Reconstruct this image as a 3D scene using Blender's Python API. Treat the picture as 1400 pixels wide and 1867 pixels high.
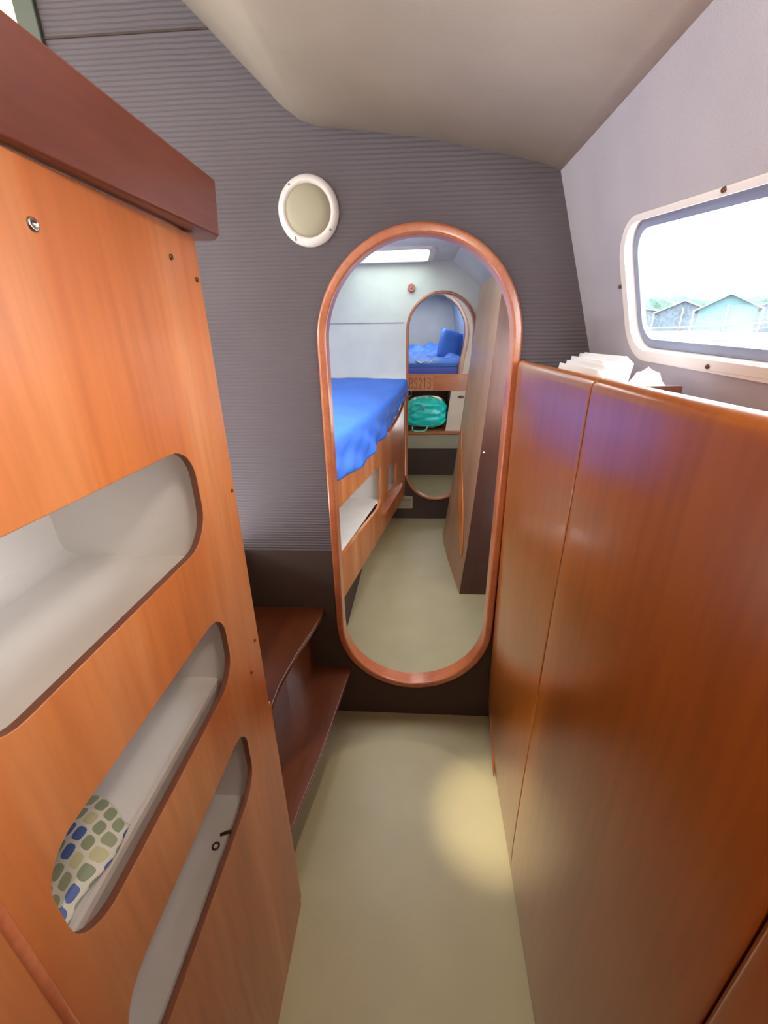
import bpy, bmesh, math, random
from mathutils import Vector, Matrix
from mathutils.geometry import tessellate_polygon
random.seed(4)
PI = math.pi
SC = bpy.context.scene
for o in list(bpy.data.objects): bpy.data.objects.remove(o)

# ------------------------------------------------------------------ camera
cd = bpy.data.cameras.new('camera'); cam = bpy.data.objects.new('camera', cd)
SC.collection.objects.link(cam); SC.camera = cam
cd.sensor_fit = 'AUTO'; cd.sensor_width = 36; cd.lens = 762/1867*36
cd.clip_start = .02; cd.clip_end = 500
cam.matrix_world = Matrix(((0.99806438, -0.00975307, 0.06141961, 0),
                           (0.06044451, 0.38442711, -0.92117439, 0),
                           (-0.01462708, 0.92310383, 0.38427252, 1.5), (0, 0, 0, 1)))

# ------------------------------------------------------------------ world, light, exposure
w = bpy.data.worlds.new('sky'); SC.world = w; w.use_nodes = True
bg = w.node_tree.nodes['Background']
bg.inputs[0].default_value = (0.90, 0.95, 1.0, 1); bg.inputs[1].default_value = 14.0
SC.view_settings.view_transform = 'Standard'; SC.view_settings.look = 'None'
SC.view_settings.gamma = 1; SC.view_settings.use_curve_mapping = False
SC.view_settings.exposure = 0.0

def portal(name, loc, size_x, size_y, direction):
    l = bpy.data.lights.new(name, 'AREA'); l.shape = 'RECTANGLE'; l.size = size_x; l.size_y = size_y
    l.cycles.is_portal = True
    o = bpy.data.objects.new(name, l); SC.collection.objects.link(o); o.location = loc
    o.rotation_euler = Vector(direction).to_track_quat('-Z', 'Y').to_euler()
portal('hull_window_portal', (.50, .35, 1.57), 1.45, .24, (-1, 0, -.2))
portal('saloon_window_portal', (-3.22, -.1, 1.95), 2.5, .8, (1, 0, 0))
portal('companionway_portal', (-1.7, -1.64, 1.65), 1.6, 1.7, (0, 1, 0))
portal('cabin_hatch_portal', (-.16, 3.17, 2.05), .56, .46, (0, 0, -1))
portal('added_hatch_portal', (-.31, 1.85, 2.04), .6, .8, (0, 0, -1))  # for the extra hatch added to brighten the cabin
portal('berth_hatch_portal', (.1, 5.4, 2.10), .5, .5, (0, 0, -1))
portal('cabin_window_portal', (.64, 1.83, 1.34), .8, .4, (-1, 0, 0))

def spot(name, loc, target, power, angle, blend, color, radius=.01):
    l = bpy.data.lights.new(name, 'SPOT'); l.energy = power; l.spot_size = math.radians(angle); l.spot_blend = blend
    l.color = color; l.shadow_soft_size = radius
    o = bpy.data.objects.new(name, l); SC.collection.objects.link(o); o.location = loc
    o.rotation_euler = (Vector(target)-Vector(loc)).to_track_quat('-Z', 'Y').to_euler()
spot('floor_pool_spot', (-.02, .42, 1.92), (-.03, .72, 0), 28, 27, .05, (1, .91, .70), .012)  # added spot, makes the light pool on the corridor floor
spot('floor_pool_spot', (-.02, .42, 1.92), (.28, .93, 0), 210, 14, 1.0, (1, .93, .70), .02)  # second added spot, brightens the pool beside the tall cabinet
def bulb(name, loc, power, color, radius):
    l = bpy.data.lights.new(name, 'POINT'); l.energy = power; l.color = color; l.shadow_soft_size = radius
    o = bpy.data.objects.new(name, l); SC.collection.objects.link(o); o.location = loc
bulb('corridor_fill_bulb', (.17, .12, 1.86), 7.5, (1, .93, .85), .045)  # unseen source added to light the shelves
bulb('cabin_fill_bulb', (.10, 1.78, 1.90), 2.6, (1, .94, .86), .045)  # unseen source added to brighten the middle cabin
spot('cabin_pool_spot', (0, 2.5, 1.98), (.02, 1.85, 0), 5, 30, .6, (1, .93, .82), .02)  # added spot, makes a light pool on the cabin floor

# ------------------------------------------------------------------ materials
def lin(c):
    return tuple((v/255/12.92 if v/255 <= .04045 else ((v/255+.055)/1.055)**2.4) for v in c)
def mat(name, rgb, rough=.6, coat=0, metal=0, bump=0, bscale=60, trans=0, spec=.5, var=.06):
    m = bpy.data.materials.new(name); m.use_nodes = True; nt = m.node_tree; p = nt.nodes['Principled BSDF']
    c = lin(rgb); p.inputs['Roughness'].default_value = rough; p.inputs['Metallic'].default_value = metal
    p.inputs['Coat Weight'].default_value = coat; p.inputs['Coat Roughness'].default_value = .12
    p.inputs['Specular IOR Level'].default_value = spec
    tc = nt.nodes.new('ShaderNodeTexCoord'); n = nt.nodes.new('ShaderNodeTexNoise'); n.inputs['Scale'].default_value = 5
    nt.links.new(tc.outputs['Object'], n.inputs['Vector'])
    r = nt.nodes.new('ShaderNodeValToRGB'); r.color_ramp.elements[0].position = .3; r.color_ramp.elements[1].position = .7
    r.color_ramp.elements[0].color = tuple(v*(1-var) for v in c)+(1,); r.color_ramp.elements[1].color = tuple(min(1, v*(1+var)) for v in c)+(1,)
    nt.links.new(n.outputs['Fac'], r.inputs['Fac']); nt.links.new(r.outputs['Color'], p.inputs['Base Color'])
    if bump:
        b = nt.nodes.new('ShaderNodeBump'); b.inputs['Strength'].default_value = bump; b.inputs['Distance'].default_value = .002
        n2 = nt.nodes.new('ShaderNodeTexNoise'); n2.inputs['Scale'].default_value = bscale; n2.inputs['Detail'].default_value = 3
        nt.links.new(tc.outputs['Object'], n2.inputs['Vector']); nt.links.new(n2.outputs['Fac'], b.inputs['Height'])
        nt.links.new(b.outputs['Normal'], p.inputs['Normal'])
    return m
def wood(name, dark, mid, light, scale=(14, 14, .9), rough=.3, coat=.5, bands=.0):
    m = bpy.data.materials.new(name); m.use_nodes = True; nt = m.node_tree; p = nt.nodes['Principled BSDF']
    tc = nt.nodes.new('ShaderNodeTexCoord'); mp = nt.nodes.new('ShaderNodeMapping'); mp.inputs['Scale'].default_value = scale
    n = nt.nodes.new('ShaderNodeTexNoise'); n.inputs['Scale'].default_value = 1; n.inputs['Detail'].default_value = 3; n.inputs['Roughness'].default_value = .5; n.inputs['Distortion'].default_value = .4
    nt.links.new(tc.outputs['Object'], mp.inputs['Vector']); nt.links.new(mp.outputs['Vector'], n.inputs['Vector'])
    r = nt.nodes.new('ShaderNodeValToRGB'); e = r.color_ramp.elements
    e[0].position = .28; e[0].color = lin(dark)+(1,); e[1].position = .75; e[1].color = lin(light)+(1,)
    k = e.new(.5); k.color = lin(mid)+(1,)
    # fine pores
    mp2 = nt.nodes.new('ShaderNodeMapping'); mp2.inputs['Scale'].default_value = tuple(s*12 for s in scale)
    n2 = nt.nodes.new('ShaderNodeTexNoise'); n2.inputs['Scale'].default_value = 1; n2.inputs['Detail'].default_value = 2
    nt.links.new(tc.outputs['Object'], mp2.inputs['Vector']); nt.links.new(mp2.outputs['Vector'], n2.inputs['Vector'])
    r2 = nt.nodes.new('ShaderNodeValToRGB'); r2.color_ramp.elements[0].position = .3; r2.color_ramp.elements[0].color = (.86, .84, .82, 1)
    r2.color_ramp.elements[1].position = .6; r2.color_ramp.elements[1].color = (1, 1, 1, 1)
    mx = nt.nodes.new('ShaderNodeMixRGB'); mx.blend_type = 'MULTIPLY'; mx.inputs[0].default_value = 1
    nt.links.new(n.outputs['Fac'], r.inputs['Fac']); nt.links.new(n2.outputs['Fac'], r2.inputs['Fac'])
    nt.links.new(r.outputs['Color'], mx.inputs[1]); nt.links.new(r2.outputs['Color'], mx.inputs[2])
    nt.links.new(mx.outputs['Color'], p.inputs['Base Color'])
    p.inputs['Roughness'].default_value = rough; p.inputs['Coat Weight'].default_value = coat; p.inputs['Coat Roughness'].default_value = .16
    return m
def ribbed(name, rgb, pitch=.0105, strength=.75):
    m = mat(name, rgb, .8, var=.04); nt = m.node_tree; p = nt.nodes['Principled BSDF']
    tc = nt.nodes.new('ShaderNodeTexCoord'); sx = nt.nodes.new('ShaderNodeSeparateXYZ'); nt.links.new(tc.outputs['Object'], sx.inputs[0])
    nz = nt.nodes.new('ShaderNodeTexNoise'); nz.inputs['Scale'].default_value = 9; nt.links.new(tc.outputs['Object'], nz.inputs['Vector'])
    a = nt.nodes.new('ShaderNodeMath'); a.operation = 'MULTIPLY_ADD'; a.inputs[1].default_value = .004
    nt.links.new(nz.outputs['Fac'], a.inputs[0]); nt.links.new(sx.outputs['Z'], a.inputs[2])
    m1 = nt.nodes.new('ShaderNodeMath'); m1.operation = 'MULTIPLY'; m1.inputs[1].default_value = 2*PI/pitch; nt.links.new(a.outputs[0], m1.inputs[0])
    m2 = nt.nodes.new('ShaderNodeMath'); m2.operation = 'SINE'; nt.links.new(m1.outputs[0], m2.inputs[0])
    b = nt.nodes.new('ShaderNodeBump'); b.inputs['Strength'].default_value = strength; b.inputs['Distance'].default_value = .0012
    nt.links.new(m2.outputs[0], b.inputs['Height']); nt.links.new(b.outputs['Normal'], p.inputs['Normal'])
    return m
def glassy(name, tint=(1, 1, 1), gl=.06):
    m = bpy.data.materials.new(name); m.use_nodes = True; nt = m.node_tree; nt.nodes.clear()
    o = nt.nodes.new('ShaderNodeOutputMaterial'); t = nt.nodes.new('ShaderNodeBsdfTransparent'); t.inputs[0].default_value = tint+(1,)
    g = nt.nodes.new('ShaderNodeBsdfGlossy'); g.inputs['Roughness'].default_value = .03; x = nt.nodes.new('ShaderNodeMixShader'); x.inputs[0].default_value = gl
    nt.links.new(t.outputs[0], x.inputs[1]); nt.links.new(g.outputs[0], x.inputs[2]); nt.links.new(x.outputs[0], o.inputs[0])
    return m
def translucent(name, rgb):
    m = bpy.data.materials.new(name); m.use_nodes = True; nt = m.node_tree; nt.nodes.clear()
    o = nt.nodes.new('ShaderNodeOutputMaterial'); t = nt.nodes.new('ShaderNodeBsdfTranslucent'); t.inputs[0].default_value = lin(rgb)+(1,)
    g = nt.nodes.new('ShaderNodeBsdfDiffuse'); g.inputs[0].default_value = lin(rgb)+(1,); x = nt.nodes.new('ShaderNodeMixShader'); x.inputs[0].default_value = .6
    nt.links.new(t.outputs[0], x.inputs[1]); nt.links.new(g.outputs[0], x.inputs[2]); nt.links.new(x.outputs[0], o.inputs[0])
    return m

M = dict(
    panel=wood('orange_veneer', (178, 98, 46), (196, 112, 56), (218, 150, 98), (7, 7, .55), .34, .35),
    cab=wood('varnished_cherry', (152, 80, 18), (161, 88, 23), (170, 96, 28), (5, 5, .4), .30, .6),
    red=wood('mahogany_nosing', (116, 58, 38), (128, 66, 46), (136, 74, 52), (8, 1.0, 8), .36, .4),
    trim=wood('varnished_trim', (172, 96, 60), (186, 108, 70), (196, 120, 80), (8, 8, 8), .28, .6),
    edge=mat('slot_edge_brown', (120, 72, 50), .5),  # varnished cut edge, with its shade also put into the darker colour
    tread=wood('dark_tread', (92, 46, 26), (106, 56, 32), (120, 66, 40), (8, 1.2, 8), .3, .5),
    brown=wood('dark_door_wood', (72, 36, 24), (80, 42, 28), (88, 48, 32), (7, 7, .6), .45, .15),
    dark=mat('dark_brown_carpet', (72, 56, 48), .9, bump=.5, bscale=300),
    grey=ribbed('grey_ribbed_lining', (94, 84, 87)),
    lining=mat('pale_vinyl_lining', (222, 220, 212), .6, bump=.25, bscale=250),
    hull=mat('hull_side_lining', (170, 162, 166), .75, bump=.3, bscale=350),
    ceil=mat('beige_headliner', (206, 190, 172), .7, bump=.15, bscale=250),
    floor=mat('beige_vinyl_floor', (158, 146, 112), .38, bump=.25, bscale=420, var=.05),
    white=mat('white_gelcoat', (244, 238, 230), .45, bump=.05, bscale=40),
    plastic=mat('white_plastic', (226, 216, 208), .4),
    lens=mat('beige_lens', (164, 154, 130), .65),
    gasket=mat('window_gasket', (122, 128, 150), .5),  # a dark gasket lightened and blued: window glare is in the colour
    alu=mat('grey_aluminium', (84, 88, 76), .5),
    blind=translucent('cream_blind', (238, 232, 196)),
    glass=glassy('window_glass'), frost=glassy('tinted_hatch_acrylic', (.55, .60, .57), .03),
    blue=mat('blue_sheet', (58, 112, 216), .55, bump=.15, bscale=90, var=.05),
    blue2=mat('blue_bedding', (66, 118, 206), .6, var=.08),
    purple=mat('mattress_side', (86, 96, 190), .7),
    bag=mat('turquoise_tarpaulin', (20, 232, 224), .28, coat=.4, var=.15),
    bagl=mat('pale_turquoise_webbing', (120, 214, 206), .45),
    board=wood('bright_board', (186, 104, 62), (200, 118, 74), (210, 130, 84), (1, 8, 8), .35, .4),
    highlight=wood('amber_highlight', (214, 128, 62), (224, 140, 70), (232, 152, 82), (6, 6, .6), .35, .4),  # colour of the highlight painted on the locker face
    sign=wood('sign_wood', (206, 128, 84), (216, 140, 96), (224, 150, 106), (2, 8, 8), .4, .3),
    carve=mat('carved_letters', (140, 72, 46), .7),
    steel=mat('screw_steel', (190, 186, 178), .25, metal=1),
    bronze=mat('dark_screw', (96, 62, 40), .4, metal=.5),
    paper=mat('white_paper', (238, 232, 230), .8),
    poly=mat('clear_wrap', (226, 222, 232), .3, coat=.5),
    beige=mat('beige_riser', (168, 158, 134), .7),
    cream=mat('cream_panel', (232, 212, 192), .5),
    navy=mat('dark_navy_liner', (30, 38, 52), .8),
    red_knob=mat('round_wood_button', (186, 112, 100), .45, coat=.3),
    black=mat('black_shadow_gap', (26, 18, 16), .9),
    cord=mat('pale_cord', (170, 172, 160), .7),
    vent=mat('beige_vent', (178, 166, 138), .6),
    water=mat('harbour_water', (60, 80, 96), .25, bump=.6, bscale=3),
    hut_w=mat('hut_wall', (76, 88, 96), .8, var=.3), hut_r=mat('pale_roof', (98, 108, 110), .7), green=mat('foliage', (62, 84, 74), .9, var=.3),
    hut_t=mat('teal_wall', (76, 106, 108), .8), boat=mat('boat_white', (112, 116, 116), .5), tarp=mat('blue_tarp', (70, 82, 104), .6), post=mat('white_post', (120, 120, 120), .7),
)
def cloth_mat():
    m = bpy.data.materials.new('leaf_print_cloth'); m.use_nodes = True; nt = m.node_tree; p = nt.nodes['Principled BSDF']
    p.inputs['Roughness'].default_value = .6
    uv = nt.nodes.new('ShaderNodeUVMap'); mp = nt.nodes.new('ShaderNodeMapping'); mp.inputs['Scale'].default_value = (5.2, 11, 1)
    nt.links.new(uv.outputs[0], mp.inputs['Vector'])
    s = nt.nodes.new('ShaderNodeSeparateXYZ'); nt.links.new(mp.outputs[0], s.inputs[0])
    def mth(op, a, b=None):
        n = nt.nodes.new('ShaderNodeMath'); n.operation = op
        for i, v in enumerate((a, b)):
            if v is None: continue
            if isinstance(v, (int, float)): n.inputs[i].default_value = v
            else: nt.links.new(v, n.inputs[i])
        return n.outputs[0]
    fx = mth('SUBTRACT', mth('FRACT', s.outputs['X']), .5); fy = mth('SUBTRACT', mth('FRACT', s.outputs['Y']), .5)
    sm = mth('ADD', fx, fy); df = mth('SUBTRACT', fx, fy)
    # leaf: rounded diagonal lozenge
    d = mth('ADD', mth('ADD', mth('POWER', mth('ABSOLUTE', mth('MULTIPLY', fx, 2.1)), 4), mth('POWER', mth('ABSOLUTE', mth('MULTIPLY', fy, 2.1)), 4)), mth('POWER', mth('ABSOLUTE', mth('MULTIPLY', df, 1.15)), 2))
    inside = mth('LESS_THAN', d, .72)
    wn = nt.nodes.new('ShaderNodeTexWhiteNoise'); wn.noise_dimensions = '2D'
    cb = nt.nodes.new('ShaderNodeCombineXYZ'); nt.links.new(mth('FLOOR', s.outputs['X']), cb.inputs[0]); nt.links.new(mth('FLOOR', s.outputs['Y']), cb.inputs[1])
    nt.links.new(cb.outputs[0], wn.inputs['Vector'])
    r = nt.nodes.new('ShaderNodeValToRGB'); r.color_ramp.interpolation = 'CONSTANT'; e = r.color_ramp.elements
    e[0].position = 0; e[0].color = lin((148, 156, 122))+(1,); e[1].position = .40; e[1].color = lin((88, 110, 168))+(1,)
    k = e.new(.62); k.color = lin((206, 200, 152))+(1,); k = e.new(.8); k.color = lin((160, 164, 132))+(1,)
    nt.links.new(wn.outputs['Value'], r.inputs['Fac'])
    mx = nt.nodes.new('ShaderNodeMixRGB'); mx.inputs[1].default_value = lin((226, 220, 200))+(1,)
    nt.links.new(inside, mx.inputs[0]); nt.links.new(r.outputs['Color'], mx.inputs[2]); nt.links.new(mx.outputs[0], p.inputs['Base Color'])
    return m
M['print'] = cloth_mat()

# ------------------------------------------------------------------ helpers
def link(o, parent=None):
    SC.collection.objects.link(o)
    if parent: o.parent = parent
    return o
def mk(name, verts, faces, m, parent=None, smooth=False, base=None, bevel=0, solid=0, sub=0, bseg=2, ang=30):
    """verts in world coordinates; base = world origin of the object (parent's location if parented)"""
    off = Vector((0, 0, 0))
    if parent: off = Vector(parent['_base'])
    elif base: off = Vector(base)
    me = bpy.data.meshes.new(name); me.from_pydata([tuple(Vector(v)-off) for v in verts], [], faces)
    bm = bmesh.new(); bm.from_mesh(me); bmesh.ops.remove_doubles(bm, verts=bm.verts, dist=1e-6); bmesh.ops.recalc_face_normals(bm, faces=bm.faces); bm.to_mesh(me); bm.free()
    me.materials.append(m if not isinstance(m, str) else M[m])
    o = bpy.data.objects.new(name, me); link(o, parent)
    if not parent: o.location = off
    o['_base'] = tuple(off)
    if solid:
        d = o.modifiers.new('s', 'SOLIDIFY'); d.thickness = solid; d.offset = -1
    if bevel:
        d = o.modifiers.new('b', 'BEVEL'); d.width = bevel; d.segments = bseg; d.limit_method = 'ANGLE'; d.angle_limit = math.radians(ang)
    if sub:
        d = o.modifiers.new('u', 'SUBSURF'); d.levels = sub; d.render_levels = sub
    if smooth or bevel:
        for f in me.polygons: f.use_smooth = True
        if not smooth:
            d = o.modifiers.new('w', 'WEIGHTED_NORMAL'); d.keep_sharp = True
    return o
def thing(name, label, cat, base=(0, 0, 0), group=None):
    o = bpy.data.objects.new(name, None); link(o); o.location = base; o['_base'] = tuple(base); o.empty_display_size = .05
    return tag(o, label, cat, group)
def tag(o, label, cat, group=None):
    o['label'] = label; o['category'] = cat
    if group: o['group'] = group
    return o
def struct(o): o['kind'] = 'structure'; return o
def lab(o, l): o['label'] = l; return o
def plate_vf(outer, holes, fn, w0, w1):
    """2D polygon with holes -> solid slab; fn(u,v,w) gives the world point"""
    loops = [outer]+list(holes)
    tri = tessellate_polygon([[Vector((p[0], p[1], 0)) for p in l] for l in loops])
    flat = [p for l in loops for p in l]; n = len(flat)
    V = [fn(p[0], p[1], w0) for p in flat]+[fn(p[0], p[1], w1) for p in flat]
    F = [tuple(t) for t in tri]+[tuple(i+n for i in reversed(t)) for t in tri]
    s = 0
    for l in loops:
        for i in range(len(l)):
            a = s+i; b = s+(i+1) % len(l); F.append((a, b, b+n, a+n))
        s += len(l)
    return V, F
def plate(name, outer, holes, fn, w0, w1, m, parent=None, **k):
    V, F = plate_vf(outer, holes, fn, w0, w1); return mk(name, V, F, m, parent, **k)
XZ = lambda u, v, w: (u, w, v)
YZ = lambda u, v, w: (w, u, v)
XY = lambda u, v, w: (u, v, w)
def box(name, a, b, m, parent=None, **k):
    (x0, y0, z0), (x1, y1, z1) = a, b
    V = [(x, y, z) for x in (x0, x1) for y in (y0, y1) for z in (z0, z1)]
    F = [(0, 1, 3, 2), (4, 6, 7, 5), (0, 4, 5, 1), (2, 3, 7, 6), (0, 2, 6, 4), (1, 5, 7, 3)]
    return mk(name, V, F, m, parent, **k)
def rrect(x0, y0, x1, y1, r, n=8, rs=None):
    rs = rs or (r, r, r, r); P = []
    for (cx, cy, a0, q) in ((x1-rs[0], y1-rs[0], 0, rs[0]), (x0+rs[1], y1-rs[1], 90, rs[1]), (x0+rs[2], y0+rs[2], 180, rs[2]), (x1-rs[3], y0+rs[3], 270, rs[3])):
        for i in range(n+1):
            a = math.radians(a0+90*i/n); P.append((cx+q*math.cos(a), cy+q*math.sin(a)))
    return P
def stadium(cx, zt, zb, R, n=28):
    """outline of the oval door: half circles at zt and zb; returns points and outward normals"""
    P = []
    for i in range(n+1):
        a = PI*i/n; P.append((cx+R*math.cos(a), zt+R*math.sin(a), math.cos(a), math.sin(a)))
    for i in range(1, 8): P.append((cx-R, zt+(zb-zt)*i/8, -1, 0))
    for i in range(n+1):
        a = PI+PI*i/n; P.append((cx+R*math.cos(a), zb+R*math.sin(a), math.cos(a), math.sin(a)))
    for i in range(1, 8): P.append((cx+R, zb+(zt-zb)*i/8, 1, 0))
    return P
def ring(name, st, prof, m, parent=None, **k):
    """sweep prof [(outward offset, Y)] round the stadium"""
    V = []; F = []; n = len(prof); N = len(st)
    for (x, z, nx, nz) in st:
        for (d, y) in prof: V.append((x+nx*d, y, z+nz*d))
    for i in range(N):
        for j in range(n):
            a = i*n+j; b = i*n+(j+1) % n; c = ((i+1) % N)*n+(j+1) % n; d = ((i+1) % N)*n+j; F.append((a, b, c, d))
    return mk(name, V, F, m, parent, **k)
def tube(name, pts, r, m, parent=None, seg=8, closed=False, **k):
    pts = [Vector(p) for p in pts]; V = []; F = []; N = len(pts)
    rr = r if isinstance(r, (list, tuple)) else [r]*N
    for i, p in enumerate(pts):
        t = (pts[(i+1) % N]-pts[i-1]) if closed or 0 < i < N-1 else (pts[1]-pts[0] if i == 0 else pts[-1]-pts[-2])
        t.normalize(); up = Vector((0, 0, 1)) if abs(t.z) < .95 else Vector((1, 0, 0)); s = t.cross(up).normalized(); u = s.cross(t)
        for j in range(seg):
            a = 2*PI*j/seg; V.append(p+(s*math.cos(a)+u*math.sin(a))*rr[i])
    for i in range(N if closed else N-1):
        for j in range(seg):
            F.append((i*seg+j, i*seg+(j+1) % seg, ((i+1) % N)*seg+(j+1) % seg, ((i+1) % N)*seg+j))
    if not closed: F += [tuple(range(seg)), tuple(range((N-1)*seg, N*seg))]
    return mk(name, V, F, m, parent, smooth=True, **k)
def lathe(name, prof, origin, axis, m, parent=None, seg=32, **k):
    """prof [(radius, distance along axis)]"""
    ax = Vector(axis).normalized(); up = Vector((0, 0, 1)) if abs(ax.z) < .9 else Vector((1, 0, 0)); s = ax.cross(up).normalized(); u = s.cross(ax)
    V = []; F = []; n = len(prof); O = Vector(origin)
    for i in range(seg):
        a = 2*PI*i/seg
        for (r, h) in prof: V.append(O+ax*h+(s*math.cos(a)+u*math.sin(a))*max(r, 1e-5))
    for i in range(seg):
        for j in range(n-1):
            F.append((i*n+j, i*n+j+1, ((i+1) % seg)*n+j+1, ((i+1) % seg)*n+j))
    return mk(name, V, F, m, parent, smooth=True, **k)
def grid(name, fn, nu, nv, m, parent=None, uv=False, **k):
    V = [fn(i/nu, j/nv) for i in range(nu+1) for j in range(nv+1)]
    F = [(i*(nv+1)+j, (i+1)*(nv+1)+j, (i+1)*(nv+1)+j+1, i*(nv+1)+j+1) for i in range(nu) for j in range(nv)]
    o = mk(name, V, F, m, parent, **k)
    if uv:
        me = o.data; l = me.uv_layers.new(name='UVMap')
        for li, lp in enumerate(me.loops):
            vi = lp.vertex_index; l.data[li].uv = ((vi//(nv+1))/nu, (vi % (nv+1))/nv)
    return o
def bumpy(x, y, s=0):
    return math.sin(x*1.7+s)*math.cos(y*2.3+s*1.3)+.5*math.sin(x*4.1-y*3.7+s*2)+.3*math.cos(x*9.3+y*7.1+s)
def lerp(a, b, t): return a+(b-a)*t
def interp(tab, x):
    if x <= tab[0][0]: return tab[0][1]
    for (x0, y0), (x1, y1) in zip(tab, tab[1:]):
        if x <= x1: return y0+(y1-y0)*(x-x0)/(x1-x0)
    return tab[-1][1]

# ================================================================== THE SETTING
D1, D2, D3 = 1.337, 3.456, 4.745
struct(box('floor', (-.7, -1.6, -.05), (.75, 6.6, 0), 'floor'))
struct(box('floor', (-3.2, -1.6, .80), (-.9, 1.335, .85), 'floor'))

# ceiling over the corridor and saloon
prof = [(.374, 1.885), (.345, 1.897), (.321, 1.904), (.26, 1.918), (.203, 1.930), (.1, 1.950), (.009, 1.966), (-.12, 1.983), (-.20, 1.990), (-.25, 1.997), (-.285, 2.010),
        (-.33, 2.040), (-.419, 2.122), (-.547, 2.239), (-.8, 2.45), (-.95, 2.55), (-1.2, 2.6), (-3.2, 2.65)]
def pz(x): return interp(sorted(prof), x)
V = []; F = []
ys = [-1.6, -.92, -.38, .3, D1]
xs = sorted([p[0] for p in prof]+[-.27, .27])
for y in ys:
    for x in xs: V.append((x, y, pz(x)))
n = len(xs)
for j in range(len(ys)-1):
    for i in range(n-1):
        F.append((j*n+i, j*n+i+1, (j+1)*n+i+1, (j+1)*n+i))
o = struct(mk('ceiling', V, F, 'ceil', smooth=True))
d = o.modifiers.new('s', 'SOLIDIFY'); d.thickness = .04; d.offset = 1 if o.data.polygons[0].normal.z > 0 else -1

# first bulkhead: ribbed grey lining above, dark brown panel below, oval doorway
CX1, ZT1, ZB1, R1 = .020, 1.485, .456, .285
zs = .785
arcT = [(CX1+R1*math.cos(PI*i/30), ZT1+R1*math.sin(PI*i/30)) for i in range(31)]
arcB = [(CX1+R1*math.cos(PI+PI*i/30), ZB1+R1*math.sin(PI+PI*i/30)) for i in range(31)]
top = [(.56, 1.33), (.52, 1.449), (.374, 1.885)]+[p for p in prof[1:]]
upper = [(.66, zs), (.62, 1.0)]+top+[(-3.2, zs), (CX1-R1, zs)]+list(reversed(arcT))+[(CX1+R1, zs)]
struct(plate('wall_front', upper, [[(-1.75, 1.85), (-.935, 1.85), (-.935, 2.44), (-1.75, 2.50)]], XZ, D1, D1+.03, 'grey'))
lower = [(-.9, 0), (.66, 0), (.66, zs), (CX1+R1, zs), (CX1+R1, ZB1)]+list(reversed(arcB))+[(CX1-R1, zs), (-.9, zs)]
struct(plate('wall_front', lower, [], XZ, D1, D1+.03, 'dark'))
struct(box('trim_1', (-.93, D1-.0035, 2.186), (-.49, D1, 2.190), 'dark'))

# oval door trim
def oval_trim(name, cx, zt, zb, R, y, wdt, depth, label, m='trim'):
    p = [(-wdt, y-.008), (-wdt+.004, y-.013), (-.005, y-.013), (0, y-.010), (.001, y-.001), (-.006, y-.001), (-.006, y+depth), (-wdt+.002, y+depth), (-wdt, y+depth-.006)]
    o = ring(name, stadium(cx, zt, zb, R), p, m, smooth=False, bevel=.002, base=(cx, y, zb-R))
    return struct(o)
oval_trim('door_1', CX1, ZT1, ZB1, .300, D1, .026, .05, '')

# second bulkhead
CX2, ZT2, ZB2, R2 = .222, 1.552, .440, .255
arcT = [(CX2+R2*math.cos(PI*i/30), ZT2+R2*math.sin(PI*i/30)) for i in range(31)]
arcB = [(CX2+R2*math.cos(PI+PI*i/30), ZB2+R2*math.sin(PI+PI*i/30)) for i in range(31)]
z2 = .40
upper = [(.70, z2), (.66, 1.2), (.62, 1.55), (.50, 1.82), (.291, 2.0), (-.9, 2.03), (-.9, z2), (CX2-R2+.003, z2)]+[(CX2-R2, ZB2)]+list(reversed(arcT))+[(CX2+R2, ZB2), (CX2+R2-.003, z2)]
struct(plate('wall_middle', upper, [], XZ, D2, D2+.03, 'lining'))
lower = [(-.9, 0), (.70, 0), (.70, z2), (CX2+R2-.003, z2)]+[p for p in reversed(arcB) if p[1] < z2-.001]+[(CX2-R2+.003, z2), (-.9, z2)]
struct(plate('wall_middle', lower, [], XZ, D2, D2+.03, 'dark'))
struct(box('trim_2', (-.9, D2-.003, 1.603), (-.055, D2, 1.607), 'gasket'))
oval_trim('door_2', CX2, ZT2, ZB2, .262, D2, .020, .05, '')

# room behind the first doorway: side walls, ceiling with hatch
yb = D1+.03
struct(box('wall_left', (-.93, yb, 0), (-.9, D2, 2.05), 'lining'))
struct(plate('wall_right', [(yb, 0), (D2, 0), (D2, 1.56), (yb, 1.56)], [rrect(1.45, 1.15, 2.22, 1.53, .05)], lambda u, v, w: (.70+w-.05*v, u, v), 0, .03, 'hull'))
struct(plate('ceiling', [(-.9, yb), (.30, yb), (.30, D2), (-.9, D2)], [rrect(-.44, 2.96, .12, 3.40, .05), rrect(-.60, 1.45, -.02, 2.25, .05)], lambda u, v, w: (u, v, w+.025*(.3-u)/1.2), 2.0, 2.03, 'lining'))
struct(mk('ceiling', [(.291, yb, 2.0), (.291, D2, 2.0), (.50, D2, 1.82), (.50, yb, 1.82), (.62, D2, 1.55), (.62, yb, 1.55)], [(0, 1, 2, 3), (3, 2, 4, 5)], 'lining', solid=-.03))
# hatch
hx0, hx1, hy0, hy1 = -.44, .12, 2.96, 3.40
struct(plate('window_2', rrect(hx0-.03, hy0-.03, hx1+.03, hy1+.03, .06), [rrect(hx0+.01, hy0+.01, hx1-.01, hy1-.01, .045)], XY, 1.992, 2.034, 'plastic'))
struct(plate('window_2', rrect(hx0+.008, hy0+.008, hx1-.008, hy1-.008, .045), [], XY, 2.028, 2.0305, 'frost'))
struct(plate('added_hatch', rrect(-.63, 1.42, .01, 2.28, .06), [rrect(-.58, 1.47, -.04, 2.23, .03)], XY, 2.04, 2.06, 'plastic'))  # extra hatch out of view, added to let more light into the cabin

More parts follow.
